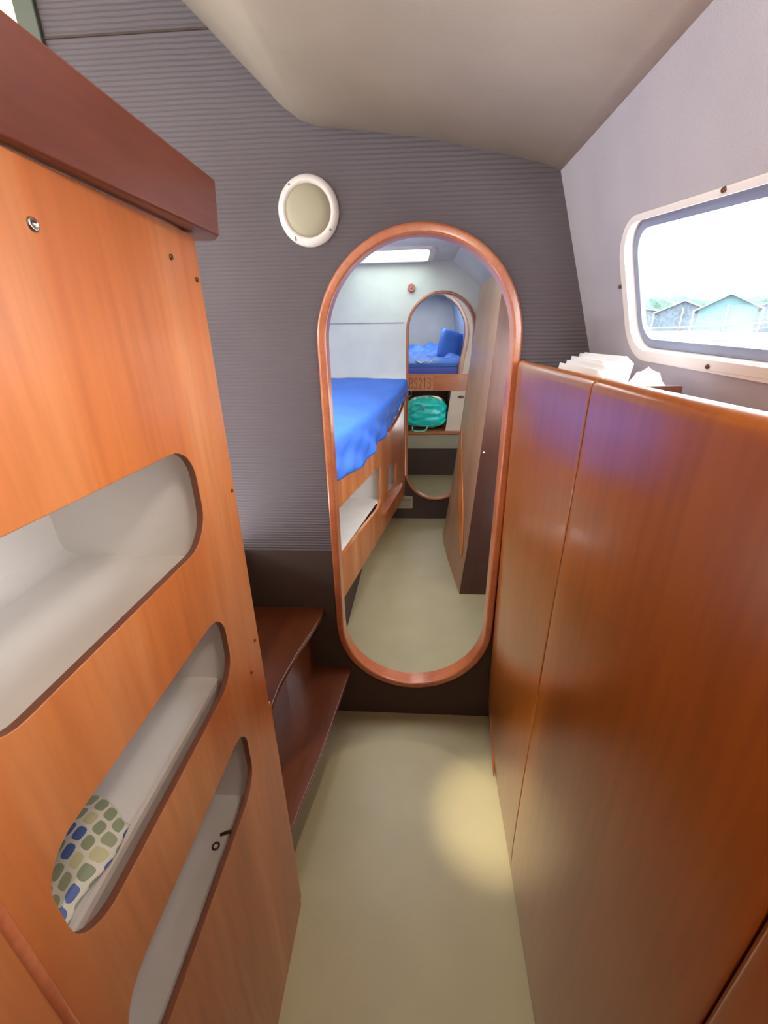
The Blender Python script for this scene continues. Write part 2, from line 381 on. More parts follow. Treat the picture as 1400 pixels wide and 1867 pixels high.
# third room and forward berth
struct(box('wall_left', (-.63, D2+.03, 0), (-.6, 6.6, 2.05), 'lining'))
struct(box('ceiling', (-.6, D2+.03, 2.02), (.75, D3, 2.05), 'lining'))
struct(box('wall_right', (.72, D2+.03, 0), (.75, D3, 2.05), 'lining'))
arch = [(.14, 1.925), (.25, 1.915), (.326, 1.88), (.40, 1.84), (.462, 1.785), (.505, 1.72), (.536, 1.655), (.549, 1.58), (.551, 1.52), (.539, 1.41), (.508, 1.254), (.496, 1.135)]
archo = [(.14, 1.965), (.26, 1.955), (.35, 1.91), (.43, 1.86), (.488, 1.80), (.53, 1.735), (.565, 1.67), (.588, 1.60), (.598, 1.52), (.588, 1.409), (.563, 1.275), (.549, 1.135)]
mir = lambda L: [(2*.14-x, z) for x, z in reversed(L[1:])]
aw = [(.75, 1.135), (.75, 2.05), (-.6, 2.05), (-.6, 1.135)]+mir(arch)+arch
struct(plate('wall_forward', aw, [], XZ, D3, D3+.03, 'cream'))
at = mir(archo)+archo+[(x, z) for x, z in reversed(arch)]+[(2*.14-x, z) for x, z in arch[1:]]
struct(plate('trim_4', at, [], XZ, D3-.015, D3+.04, 'trim', bevel=.003))
def fwd(u, v):   # inside of the bow: right side sweeps in
    a = u*PI/2*1.0
    x = lerp(.74, .66, u**1.4)+.04*math.sin(v*PI)*(1-u); y = lerp(D3+.03, 6.15, min(1, u*1.05)); return (x-.15*v, y, lerp(1.0, 2.02, v))
struct(grid('wall_right', fwd, 14, 8, mat('bow_lining', (150, 170, 196), .7), smooth=True, solid=.01))
struct(box('wall_bow', (-.6, 6.1, 1.0), (.75, 6.14, 2.05), mat('bow_end_lining', (184, 184, 184), .7)))
struct(plate('ceiling', [(-.6, D3), (.75, D3), (.75, 6.14), (-.6, 6.14)], [rrect(-.15, 5.15, .35, 5.65, .04)], XY, 2.02, 2.05, 'lining'))
struct(plate('window_3', rrect(-.18, 5.12, .38, 5.68, .05), [rrect(-.13, 5.17, .33, 5.63, .04)], XY, 2.05, 2.07, 'plastic'))

# hull side wall beside the camera, with the window
WY = (-.42, 1.045)
def wp(y, s, w=0):      # s = distance down the slope from the ceiling corner; w = outwards
    l = .4598; dx, dz = .146/l, -.436/l
    return (.374+dx*s+w*.948, y, 1.885+dz*s+w*.3176)
sz = lambda z: (1.885-z)/.436*.4598
def winpoly(g):         # rounded, slightly raked window outline in (y, s); g grows it
    P = rrect(WY[0]-g, sz(1.692)-(g if g < .03 else .022), WY[1]+g, sz(1.478)+g, .05+g*.8, 8)
    return [(y-.10*(s-sz(1.6))*(-1), s+max(0, (.95-y))*(.045 if s > sz(1.6) else .10)) for y, s in P]
struct(plate('wall_right', [(-1.6, 0), (D1, 0), (D1, sz(1.20)), (-1.6, sz(1.20))], [winpoly(.012)], wp, 0, .03, 'hull'))
struct(mk('wall_right', [(.603, -1.6, 1.2), (.603, D1, 1.2), (.66, D1, 0), (.66, -1.6, 0)], [(0, 1, 2, 3)], 'hull', solid=.02))
def winring(name, g0, g1, w0, w1, m, **k):
    return struct(plate(name, winpoly(g1), [winpoly(g0)], wp, w0, w1, m, **k))
winring('trim_5', .010, .034, -.006, .0, 'plastic', bevel=.003)
winring('trim_5', .011, .022, .0, .03, 'plastic')
winring('window_1', -.007, .0108, .012, .022, 'gasket', bevel=.001)
struct(plate('window_1', winpoly(.0), [], wp, .016, .018, 'glass'))
for (y, s) in ((.74, .2095), (1.083, sz(1.60)), (.80, sz(1.448)), (.42, .2415), (.38, sz(1.435))):
    p = Vector(wp(y, s, -.006)); nrm = Vector((-.948, 0, -.3176))
    struct(lathe('window_1', [(0, .004), (.003, .0036), (.0042, .001), (.0042, -.002)], p, nrm, 'bronze', seg=12))

# back and far sides of the boat behind the camera
struct(plate('wall_back', [(-3.2, 0), (.66, 0), (.62, 1.2), (.5, 1.6), (.374, 1.9), (-.27, 2.0), (-.55, 2.25), (-.95, 2.55), (-3.2, 2.65)], [[(-2.45, .9), (-.95, .9), (-.95, 2.4), (-2.45, 2.4)]], XZ, -1.63, -1.6, 'lining'))
struct(plate('wall_left', [(-1.63, .8), (D1+.03, .8), (D1+.03, 2.7), (-1.63, 2.7)], [rrect(-1.3, 1.6, 1.1, 2.3, .08)], YZ, -3.23, -3.2, 'lining'))
struct(plate('window_4', rrect(-1.33, 1.57, 1.13, 2.33, .1), [rrect(-1.3, 1.6, 1.1, 2.3, .08)], YZ, -3.2, -3.19, 'plastic'))

# saloon window in the first bulkhead, top left
struct(plate('window_5', [(-1.77, 1.83), (-.903, 1.83), (-.903, 2.47), (-1.77, 2.53)], [[(-1.72, 1.88), (-.955, 1.88), (-.955, 2.40), (-1.72, 2.46)]], XZ, D1-.012, D1+.03, 'alu', bevel=.003))
struct(plate('window_5', [(-1.73, 1.87), (-.945, 1.87), (-.945, 2.41), (-1.73, 2.47)], [], XZ, D1+.02, D1+.024, 'blind'))

# dark inside under the stairs (closes the space left of the treads)
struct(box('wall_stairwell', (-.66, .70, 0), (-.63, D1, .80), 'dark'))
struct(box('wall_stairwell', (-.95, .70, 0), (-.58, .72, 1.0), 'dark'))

# ================================================================== LEFT: SHELF CABINET
PX = -.30
sh = thing('shelf_cabinet', 'orange wooden cabinet front with three long rounded openings beside the corridor', 'cabinet', (-.44, .40, 0))
slots = [rrect(.180, 1.226, .545, 1.368, .045, rs=(.048, .03, .045, .055)),
         rrect(.185, .966, .542, 1.100, .05, rs=(.045, .04, .05, .055)),
         rrect(.185, .698, .542, .846, .05, rs=(.045, .05, .05, .05))]
plate('front_panel', [(.157, .0), (.660, .0), (.660, 1.634), (.157, 1.634)], slots, YZ, PX-.010, PX, 'panel', sh, bevel=.0012)
fp = bpy.context.scene.objects['front_panel']; fp.data.materials.append(M['edge'])
for f in fp.data.polygons:
    if abs(f.normal.x) < .3 and .165 < f.center.y+fp['_base'][1] < .65 and .3 < f.center.z+fp['_base'][2] < 1.5: f.material_index = 1
box('side_post', (PX-.030, .660, 0), (PX-.004, .680, .76), 'panel', sh, bevel=.004)
box('end_panel', (-.62, .640, 0), (PX-.0105, .660, 1.634), 'panel', sh)
# compartments: moulded white trays
def tray(y0, y1, x0, z0, z1, lip=None):
    cs = rrect(x0, z0, PX-.011, z1, .02, rs=(.002, .03, .03, .002))
    # open profile x,z (no face towards the corridor)
    pts = [(PX-.011, z1)]+[(x, z) for x, z in cs if x < PX-.014]
    if lip: pts += [(lip[0]-.006, z0), (lip[0]-.002, z0-.003), (lip[0], z0-.010), (lip[0], lip[1]), (PX-.011, lip[1])]
    else: pts += [(PX-.011, z0)]
    V = [(x, y, z) for y in (y0, y1) for x, z in pts]; n = len(pts)
    F = [(i, i+1, n+i+1, n+i) for i in range(n-1)]+[tuple(range(n)), tuple(range(n, 2*n))]
    o = mk('compartment', V, F, 'white', sh, smooth=False)
    return o
tray(.160, .572, -.565, 1.18, 1.44)
tray(.160, .572, -.60, .928, 1.17, lip=(-.347, .85))
tray(.160, .572, -.60, .600, .846, lip=(-.347, .52))
def screw(y, z, m='bronze', r=.0042, par=sh, x=PX):
    lathe('screw', [(0, .0012), (r*.5, .0012), (r*.55, .0024), (r*.9, .002), (r, 0)], (x, y, z), (1, 0, 0), m, par, seg=14)
screw(.375, 1.587, 'steel', .0055)
for y, z in ((.585, 1.597), (.646, 1.579), (.647, 1.266), (.640, .959), (.604, .913)): screw(y, z, r=.0034)

nc = thing('cabinet', 'orange brown cabinet front with rounded edge at lower left corner', 'cabinet', (-.33, -.6, 0))
box('front_panel', (PX-.02, -1.59, 0), (PX+.004, .150, 1.634), 'panel', nc, bevel=.002)
tube('edge_strip', [(PX+.003, .151, .0), (PX+.003, .151, 1.634)], .0045, 'trim', nc, seg=12)

tp = [(-.268, -1.59), (-.268, .682), (-.288, .710), (-1.0, .710), (-1.0, -1.59)]; bt = [(-.30, -1.59), (-.293, .35), (-.272, .680), (-.290, .708), (-1.0, .708), (-1.0, -1.59)]
tp.insert(1, (-.268, .35))
V = [(x, y, 1.636) for x, y in bt]+[(x, y, 1.702) for x, y in tp]
o = mk('countertop', V, [tuple(range(6)), tuple(range(6, 12))]+[(i, (i+1) % 6, 6+(i+1) % 6, 6+i) for i in range(6)], 'red', base=(-.6, -.4, 1.636), bevel=.003)
tag(o, 'dark red brown wooden counter slab overhanging the shelf cabinet top', 'countertop')

# printed cloth on middle shelf
def clothf(u, v):
    x = lerp(-.44, -.349, u); y = lerp(.13, .335, v)
    z = .945+.006*math.sin(v*9+u*2)+.016*math.exp(-((v-.40)/.05)**2)*(1-.2*u)-.010*math.exp(-((v-.26)/.05)**2)
    y += .010*math.sin(u*5)-.02*max(0, u-.7)
    if u > .85: z -= (u-.85)*.06; x -= .004*math.sin(v*14)
    return (x, y, z)
o = grid('folded_cloth', clothf, 24, 40, 'print', uv=True, smooth=True, base=(-.40, .23, .929), solid=.002)
tag(o, 'cream cloth printed with green and blue leaves lying on the middle white shelf', 'cloth')
# items in the lowest compartment
hk = thing('coat_hook', 'small dark metal hook screwed inside the lowest white shelf', 'hook', (-.345, .47, .62))
lathe('plate', [(0, .003), (.006, .003), (.007, .001), (.007, 0)], (-.347, .507, .590), (1, 0, 0), 'bronze', hk, seg=14)
tube('arm', [(-.345, .507, .592), (-.338, .505, .596), (-.338, .500, .606), (-.350, .497, .608), (-.364, .492, .606)], .0028, 'bronze', hk)
o = tube('metal_ring', [(-.366-.006*math.cos(a), .474+.006*math.sin(a), .6025) for a in [2*PI*i/18 for i in range(18)]], .0018, 'bronze', closed=True, base=(-.366, .474, .600))
tag(o, 'small dark metal ring lying on the lowest white shelf', 'ring')

# ================================================================== STEPS
st = thing('companion_steps', 'dark varnished wooden steps with curved treads left of the oval doorway', 'steps', (-.45, 1.0, 0))
t1 = [(-.329, D1-.002), (-.328, 1.275), (-.342, 1.20), (-.364, 1.10), (-.379, 1.0), (-.386, .938), (-.386, .86), (-.375, .80), (-.355, .75), (-.318, .70), (-.318, .692), (-.63, .692), (-.63, D1-.002)]
plate('tread', t1, [], XY, .520, .540, 'tread', st, bevel=.004)
t2 = [(-.235, D1-.002), (-.236, 1.31), (-.258, 1.127), (-.284, .911), (-.304, .80), (-.317, .70), (-.318, .692), (-.55, .692), (-.55, D1-.002)]
plate('tread', t2, [], XY, .230, .250, 'tread', st, bevel=.004)
plate('riser', [(x-.06, y) for x, y in t1[:10]]+[(-.39, .692)]+[(x-.08, y) for x, y in reversed(t1[:10])], [], XY, .25, .52, 'tread', st)
plate('riser', [(-.42, D1-.002), (-.42, .70), (-.44, .70), (-.44, D1-.002)], [], XY, 0, .23, 'tread', st)

# ================================================================== ROUND LAMP
LX, LZ = -.279, 1.817
lp = thing('wall_lamp', 'round white wall lamp with beige lens above the oval doorway', 'lamp', (LX, D1, LZ))
lathe('bezel', [(.060, .010), (.064, .016), (.068, .017), (.076, .013), (.082, .006), (.083, 0), (.05, 0)], (LX, D1, LZ), (0, -1, 0), 'plastic', lp, seg=48)
lathe('lens', [(0, .026), (.02, .0255), (.04, .0235), (.054, .019), (.061, .011), (.061, .004)], (LX, D1, LZ), (0, -1, 0), 'lens', lp, seg=48)
for a in (128, -38):
    a = math.radians(a); lathe('screw', [(0, .003), (.003, .0025), (.0035, 0)], (LX+.073*math.cos(a), D1-.0135, LZ+.073*math.sin(a)), (0, -1, 0), 'gasket', lp, seg=10)
a = math.radians(-122); c = (LX+.074*math.cos(a), LZ+.074*math.sin(a))
box('switch', (c[0]-.0015, D1-.017, c[1]-.005), (c[0]+.0015, D1-.010, c[1]+.005), 'gasket', lp)

kl = thing('added_ceiling_lamp', 'added white dome lamp, out of view, on the ceiling of the blue sheeted cabin', 'lamp', (.10, 1.78, 2.0))  # unseen fixture added to go with the cabin's extra bulb
lathe('bezel', [(.055, .010), (.066, .014), (.078, .004), (.079, 0), (.05, 0)], (.10, 1.78, 2.004), (0, 0, -1), 'plastic', kl, seg=36)  # part of the added cabin lamp
cl = thing('added_ceiling_lamp', 'added white dome lamp, out of view, on the corridor ceiling', 'lamp', (.16, .12, 1.937))  # unseen fixture added to go with the corridor's extra bulb
lathe('bezel', [(.055, .010), (.066, .014), (.078, .004), (.079, 0), (.05, 0)], (.16, .12, 1.937), (-.18, 0, -1), 'plastic', cl, seg=36)  # part of the added corridor lamp

# ================================================================== RIGHT: TALL CABINET
tc = thing('tall_cabinet', 'tall glossy cherry wood cabinet front with curved end right of the oval doorway', 'cabinet', (.32, .4, 0))
topx = [(-1.6, .292), (.36, .291), (.712, .289), (1.05, .290), (1.20, .294), (1.28, .303), (1.335, .317)]
botx = [(-1.6, .300), (.47, .307), (1.06, .327), (1.335, .341)]
def door(y0t, y1t, y0b, y1b, lbl=None):
    g = .0013
    def f(u, v):
        z = 1.436*v; y = lerp(lerp(y0b, y0t, v)+g, lerp(y1b, y1t, v)-g, u)
        x = lerp(interp(botx, y), interp(topx, y), v**.45)
        # rounded top edge and vertical edges
        e = 1.436-z
        if e < .018: x += .018-math.sqrt(max(0, .018**2-(.018-e)**2))
        d = min(abs(u), abs(1-u))*abs(y1t-y0t)
        if d < .002: x += (.002-d)*.6
        return (x, y, z)
    vs = 40
    us = [0, .003, .008]+[i/20 for i in range(1, 20)]+[.992, .997, 1]; vv = [i/vs*.985 for i in range(vs+1)]+[.9895, .993, .996, .998, .9992, 1]
    V = [f(a, b) for a in us for b in vv]; n = len(vv)
    F = [(i*n+j, (i+1)*n+j, (i+1)*n+j+1, i*n+j+1) for i in range(len(us)-1) for j in range(n-1)]
    o = mk('door', V, F, 'cab', tc, smooth=True)
    m = o.modifiers.new('s', 'SOLIDIFY'); m.thickness = .020
    m.offset = -1 if o.data.polygons[len(o.data.polygons)//2].normal.x < 0 else 1
    return o
door(.716, D1-.001, .770, D1-.001); door(.206, .716, .206, .770); door(-1.59, .206, -1.59, .206)
plate('groove_backing', [(-1.58, .01), (1.32, .01), (1.32, 1.40), (-1.58, 1.40)], [], YZ, .345, .352, 'black', tc)
box('tray_floor', (.352, -1.59, 1.25), (.58, D1-.002, 1.26), 'trim', tc)
box('divider', (.40, .815, 1.26), (.490, .822, 1.412), 'brown', tc)
tube('trim_or_lit_edge', [(.333, D1-.006, .34), (.330, 1.28, .22), (.326, 1.20, .12), (.322, 1.12, .045), (.318, 1.07, .004)], [.002, .006, .007, .006, .002], 'trim', tc)  # lit edge of the end door, its light put into an orange strip

# papers in the open top
for i in range(9):
    x0 = .332+.0095*i; y0 = .81+.010*i+.012*math.sin(i*2.1); y1 = 1.07+.011*i+.01*math.cos(i*1.7); zt = 1.440+.004*math.sin(i*1.9)+.0022*i; ln = .010+.004*math.sin(i)
    V = []; nu, nv = 8, 4
    def pf(u, v, x0=x0, y0=y0, y1=y1, zt=zt, ln=ln, i=i):
        y = lerp(y0-.012*math.sin(v*2)*(i % 2), y1, u); z = lerp(1.262, zt-.012*max(0, (.12-u)/.12), v)
        return (x0+ln*v+.004*math.sin(u*5+i)*v+.016*u*v-.003*math.sin(v*3), y, z)
    o = grid('paper_leaflet', pf, nu, nv, 'paper', smooth=True, solid=.0022, base=(x0, (y0+y1)/2, 1.262))
    tag(o, {0: 'white paper leaflet at the front of the fanned row, touching the cabinet door top', 8: 'white paper leaflet at the back of the fanned row, nearest the window wall'}.get(i, 'white paper leaflet inside the fanned row behind the tall cabinet top'), 'paper', 'leaflets standing in the cabinet tray')
def bagf(u, v):
    a = 2*PI*u; r = .5+.06*bumpy(u*8, v*6, 1)
    s = math.sin(PI*v)**.5
    return (.462+.065*r*2*math.cos(a)*s*.6, .890+.075*2*r*math.sin(a)*s*.7, 1.262+.176*v+.006*bumpy(u*14, v*9))
o = grid('plastic_wrap', bagf, 26, 12, 'poly', smooth=True, base=(.47, .893, 1.262)); tag(o, 'crumpled clear plastic wrapping beside the paper leaflets below the window', 'plastic bag')
o = tube('wire_loop', [(.495+.012*math.cos(a), .845+.02*math.sin(a), 1.444+.004*math.sin(a)) for a in [PI*i/10-.3 for i in range(11)]], .001, 'paper', base=(.49, .845, 1.44))
bpy.data.objects.remove(o)

# ================================================================== MIDDLE CABIN
bth = thing('bunk_base', 'wooden bunk front with rounded openings below the blue sheet', 'bunk', (-.5, 2.4, 0))
PA, PB = (-.415, 1.40), (-.042, 3.44)
def bx(y): return lerp(PA[0], PB[0], (y-PA[1])/(PB[1]-PA[1]))
BP = lambda u, v, w: (bx(u)-w, u+.18*w, v)
slotA = [(1.75, .50), (1.853, .497), (2.54, .462), (2.585, .475), (2.605, .50), (2.63, .72), (2.62, .737), (2.26, .745), (1.90, .752), (1.76, .752)]
slotB = [(2.82, .46), (3.08, .45), (3.11, .60), (3.08, .66), (2.84, .66)]
ptop = [(1.40, .94), (2.2, .945), (2.8, .99), (3.2, 1.05), (3.43, 1.11)]
plate('front_panel', [(1.40, .255), (3.43, .225)]+list(reversed(ptop)), [slotA, slotB], BP, 0, .018, 'panel', bth, bevel=.002)
mk('kickboard', [(-.39, 1.40, 0), (-.345, 1.9, 0), (-.315, 3.25, 0), (-.16, 3.45, 0), (-.39, 1.40, .26), (-.345, 1.9, .26), (-.315, 3.25, .26), (-.16, 3.45, .26)], [(0, 1, 5, 4), (1, 2, 6, 5), (2, 3, 7, 6)], 'dark', bth)
box('mattress_board', (-.88, 1.40, .90), (-.43, 3.44, .92), 'panel', bth)
def btray(y0, y1, z0, z1, dp):
    V = []; F = []
    P = [(y0, .02), (y0, dp), (y1, dp), (y1, .02)]
    for z in (z0, z1):
        for y, w_ in P: V.append((bx(y)-w_, y, z))
    F = [(0, 1, 5, 4), (1, 2, 6, 5), (2, 3, 7, 6), (0, 1, 2, 3), (4, 5, 6, 7)]
    return mk('compartment', V, F, 'white', bth)
btray(1.5, 2.68, .49, .85, .40); btray(2.74, 3.2, .42, .72, .2)
plate('ledge', [(bx(2.62)-.005, 2.62), (bx(2.66)+.025, 2.66), (bx(3.12)+.026, 3.12), (bx(3.27)+.012, 3.27), (bx(3.28)-.01, 3.28)], [], XY, .375, .395, 'trim', bth, bevel=.003)

mt = thing('mattress', 'bunk mattress under the blue sheet', 'mattress', (-.5, 2.4, .92))
bpy.data.objects.remove(mt)
def sheetf(u, v):
    y = lerp(1.42, 3.435, u)
    zb = interp([(1.42, .93), (1.9, .905), (2.17, .868), (2.58, .915), (3.0, .985), (3.43, 1.12)], y)
    xf = bx(y)+.014; zt = interp([(1.42, 1.10), (2.6, 1.105), (3.1, 1.13), (3.35, 1.17), (3.435, 1.20)], y)
    if v < .6:
        t = v/.6; x = lerp(-.885, xf-.03, t); z = lerp(1.215, zt, t**1.6)+.003*bumpy(u*9, t*5)+.004*math.sin(u*26+t*11)*max(0, t-.6)*2.5
    elif v < .72:
        t = (v-.6)/.12; a = t*PI/2; x = xf-.03+.03*math.sin(a); z = zt-.03*(1-math.cos(a))
    else:
        t = (v-.72)/.28; z = lerp(zt-.03, zb, t); hang = zt-.03-zb
        x = xf+.010*t*(bumpy(u*17+t*2.5, t*2+u*9, .7)+.9)*min(1, hang/.1)+.006*math.sin(u*60+t*5)*t*(1-t)*2
        z += .012*math.sin(u*23)*t*(1-t)
        x += .007*math.sin(u*31-t*7+2*math.sin(u*13))*min(1, t*2.5)+.003*math.sin(u*90+t*4)*t
    return (x, y, z)
o = grid('bed_sheet', sheetf, 110, 46, 'blue', smooth=True, base=(-.45, 2.4, .93), solid=-.003)
tag(o, 'bright blue sheet covering the side bunk and hanging over its wooden front', 'bed sheet')

# button light switch, vent, cord
o = lathe('round_button', [(0, .020), (.007, .020), (.008, .017), (.012, .017), (.022, .021), (.026, .019), (.029, .012), (.029, 0)], (-.004, D2, 1.833), (0, -1, 0), 'red_knob', seg=28, base=(-.004, D2, 1.833))
tag(o, 'small round reddish wooden button on pale wall left of the far arch', 'wall button')
vt = thing('floor_vent', 'rectangular beige vent on the dark panel beside the far oval doorway', 'vent', (-.045, D2, .157))
plate('frame', rrect(-.125, .100, .024, .212, .008), [rrect(-.113, .112, .012, .200, .005)], XZ, D2-.008, D2, 'vent', vt, bevel=.002)
for i in range(6): box('slat', (-.114, D2-.005, .115+.0145*i), (.013, D2-.001, .125+.0145*i), 'beige', vt)
pts = [(-.052+.0*i, D2-.03, 1.12) for i in range(1)]
pts = [(-.060, 3.40, 1.135), (-.045, 3.39, 1.120), (-.028, 3.38, 1.085), (-.012, 3.38, 1.070), (.004, 3.38, 1.085), (.006, 3.38, 1.110), (-.006, 3.38, 1.128), (-.022, 3.385, 1.13)]
o = tube('cord_loop', pts, .0022, 'cord', base=(-.03, 3.39, 1.1)); tag(o, 'thin pale cord looped at the corner of the side bunk', 'cord')
tube('trim_or_lit_edge', [(bx(y)+.006, y, z) for y, z in ((3.42, 1.10), (3.36, 1.04), (3.26, .99), (3.14, .955), (3.0, .93), (2.84, .91))], .007, 'trim', bth)

# bulging cabinet on the right of the middle cabin
lk = thing('locker', 'tall narrow brown locker with bulging side beyond the oval doorway on the right', 'locker', (.45, 2.8, 0))
def lx(y, z):
    t = z/1.8
    tab0 = [(2.26, .318), (2.45, .300), (2.7, .280), (2.95, .268), (3.15, .272), (3.32, .300), (3.44, .36)]
    tab1 = [(2.26, .430), (2.45, .427), (2.7, .426), (2.95, .434), (3.15, .450), (3.32, .474), (3.44, .50)]
    return lerp(interp(tab0, y), interp(tab1, y), t**.8)
def lf(u, v):
    y = lerp(2.262, 3.44, u); z = lerp(.0, 1.80, v); return (lx(y, z), y, z)
grid('side_panel', lf, 30, 30, wood('locker_wood_glare', (170, 130, 98), (180, 140, 108), (188, 150, 118), (6, 6, .5), .45, .2), lk, smooth=True)  # pale beige has the glare on the glossy side in it
mk('end_panel', [(lx(2.26, z), 2.262, z) for z in (0, .3, .6, .9, 1.2, 1.5, 1.79)]+[(.59, 2.262, z) for z in (1.60, 1.2, .9, .6, .3, 0)], [tuple(range(13))], 'brown', lk, solid=-.015)
mk('top_panel', [(lx(2.262, 1.8), 2.262, 1.8), (lx(3.44, 1.8), 3.44, 1.8), (.59, 3.44, 1.60), (.59, 2.262, 1.60)], [(0, 1, 2, 3)], 'brown', lk)
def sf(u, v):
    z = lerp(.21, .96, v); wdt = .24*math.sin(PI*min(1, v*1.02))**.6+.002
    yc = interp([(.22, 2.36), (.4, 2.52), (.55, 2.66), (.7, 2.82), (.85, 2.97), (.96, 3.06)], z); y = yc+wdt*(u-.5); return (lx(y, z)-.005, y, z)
lab(grid('highlight_band', sf, 8, 24, 'highlight', lk, smooth=True, solid=.003), 'orange highlight painted on the locker side')  # strip shaped and coloured as a highlight on the curved face
lathe('latch_knob', [(0, .014), (.005, .013), (.007, .009), (.004, .004), (.008, 0)], (.400, 2.262, .915), (0, -1, 0), 'steel', lk, seg=18)

# ================================================================== FORWARD BERTH
bb = thing('berth_base', 'wooden forward berth front with open cubby seen through the far doorway', 'berth', (.1, D3, 0))
box('kick_panel', (-.6, D3, 0), (.72, D3+.02, .323), 'dark', bb)
box('riser_panel', (-.6, D3-.004, .323), (.72, D3+.02, .4895), 'beige', bb)
box('shelf', (-.6, D3-.03, .490), (.72, D3+.55, .520), 'board', bb, bevel=.004)
box('header_board', (-.6, D3-.012, .960), (.72, D3+.012, 1.135), 'board', bb, bevel=.003)
box('cubby_back', (-.6, D3+.50, .52), (.72, D3+.52, .96), 'navy', bb)
box('cubby_side', (.44, D3+.02, .521), (.46, D3+.50, .959), 'navy', bb)
box('berth_floor', (-.6, D3+.012, 1.08), (.72, 6.1, 1.10), 'board', bb)
dr = plate('door', [(.392, .522), (.60, .522), (.62, .958), (.436, .958)], [], XZ, D3-.004, D3+.012, 'cream', bb, bevel=.002)
lab(dr, 'cream cubby door')
plate('finger_pull', [(.545+.034*math.cos(a), .893+.015*math.sin(a)) for a in [2*PI*k/24 for k in range(24)]], [], XZ, D3-.008, D3-.004, 'brown', dr, bevel=.001)

# house number board
sg = thing('number_board', 'small pale wooden board with carved number on berth header', 'sign', (.05, D3-.012, 1.05))
plate('board', rrect(-.035, .968, .238, 1.122, .008), [], XZ, D3-.026, D3-.012, 'sign', sg, bevel=.003)
seg = {  # stroke polylines in a unit cell
    'B': [[(0, 0), (0, 1), (.7, .95), (.8, .75), (.65, .55), (0, .5)], [(.65, .55), (.9, .35), (.75, .05), (0, 0)]],
    'S': [[(.9, .85), (.5, 1), (.1, .85), (.15, .6), (.75, .4), (.85, .15), (.45, 0), (.05, .12)]],
    '2': [[(.05, .8), (.3, 1), (.7, .95), (.85, .7), (.5, .35), (.05, 0), (.9, 0)]],
    '1': [[(.25, .8), (.5, 1), (.5, 0)]],
    '3': [[(.05, .88), (.45, 1), (.8, .85), (.75, .6), (.4, .52), (.8, .42), (.88, .15), (.5, 0), (.05, .1)]]}
V = []; F = []
xcur = -.014
for ch in 'BS213':
    for pl in seg[ch]:
        for (a, b), (c, d) in zip(pl, pl[1:]):
            x0, z0, x1, z1 = xcur+a*.038, .990+b*.105, xcur+c*.038, .990+d*.105
            L = math.hypot(x1-x0, z1-z0); nx, nz = -(z1-z0)/L*.0032, (x1-x0)/L*.0032; ex, ez = (x1-x0)/L*.002, (z1-z0)/L*.002
            q = [(x0-ex+nx, z0-ez+nz), (x1+ex+nx, z1+ez+nz), (x1+ex-nx, z1+ez-nz), (x0-ex-nx, z0-ez-nz)]; k = len(V)
            V += [(x, D3-.0285, z) for x, z in q]+[(x, D3-.0255, z) for x, z in q]
            F += [(k, k+1, k+2, k+3), (k, k+1, k+5, k+4), (k+1, k+2, k+6, k+5), (k+2, k+3, k+7, k+6), (k+3, k, k+4, k+7)]
    xcur += .048
mk('lettering', V, F, 'carve', sg)

# turquoise bag
bgx = thing('tarpaulin_bag', 'shiny turquoise zipped bag stuffed in the cubby under the berth', 'bag', (.19, D3+.15, .52))
def bagbody(u, v):
    a = 2*PI*u; s = max(0, 1-abs(2*v-1)**5)**.5
    x = .175+.232*math.copysign(abs(math.cos(a))**.45, math.cos(a))*s; y = D3+.17+.15*math.copysign(abs(math.sin(a))**.45, math.sin(a))*s
    z = .535+.355*v-.02*abs(x-.175)/.2*(v > .5)
    n = .012*bumpy(u*21, v*11, 2)*s; return (x+n*math.cos(a), y+n*math.sin(a), z+.006*bumpy(u*13, v*6))
grid('body', bagbody, 48, 26, 'bag', bgx, smooth=True)
yf = D3+.012
tube('seam', [(-.03+.41*t, yf+.004+.03*abs(t-.5)**2*4, .715+.012*math.sin(t*6)) for t in [i/14 for i in range(15)]], .006, 'bagl', bgx)
tube('seam', [(-.02+.38*t, yf+.01+.05*abs(t-.5)**2*4, .575+.10*max(0, t-.6)**1.0+.006*math.sin(t*7)) for t in [i/14 for i in range(15)]], .004, 'bagl', bgx)
tube('piping', [(.30+.06*t, yf+.02, .60+.16*t) for t in (0, .5, 1)], .004, 'bagl', bgx)
tube('handle', [(.02, yf-.005, .575), (.022, yf-.03, .535), (.05, yf-.045, .524), (.11, yf-.048, .522), (.15, yf-.04, .525), (.175, yf-.03, .540), (.19, yf-.005, .575)], .0085, 'bagl', bgx)
tube('handle', [(.08+.07*math.cos(a), yf-.012, .77+.055*math.sin(a)) for a in [-.4+3.9*i/12 for i in range(13)]], .007, 'bagl', bgx)

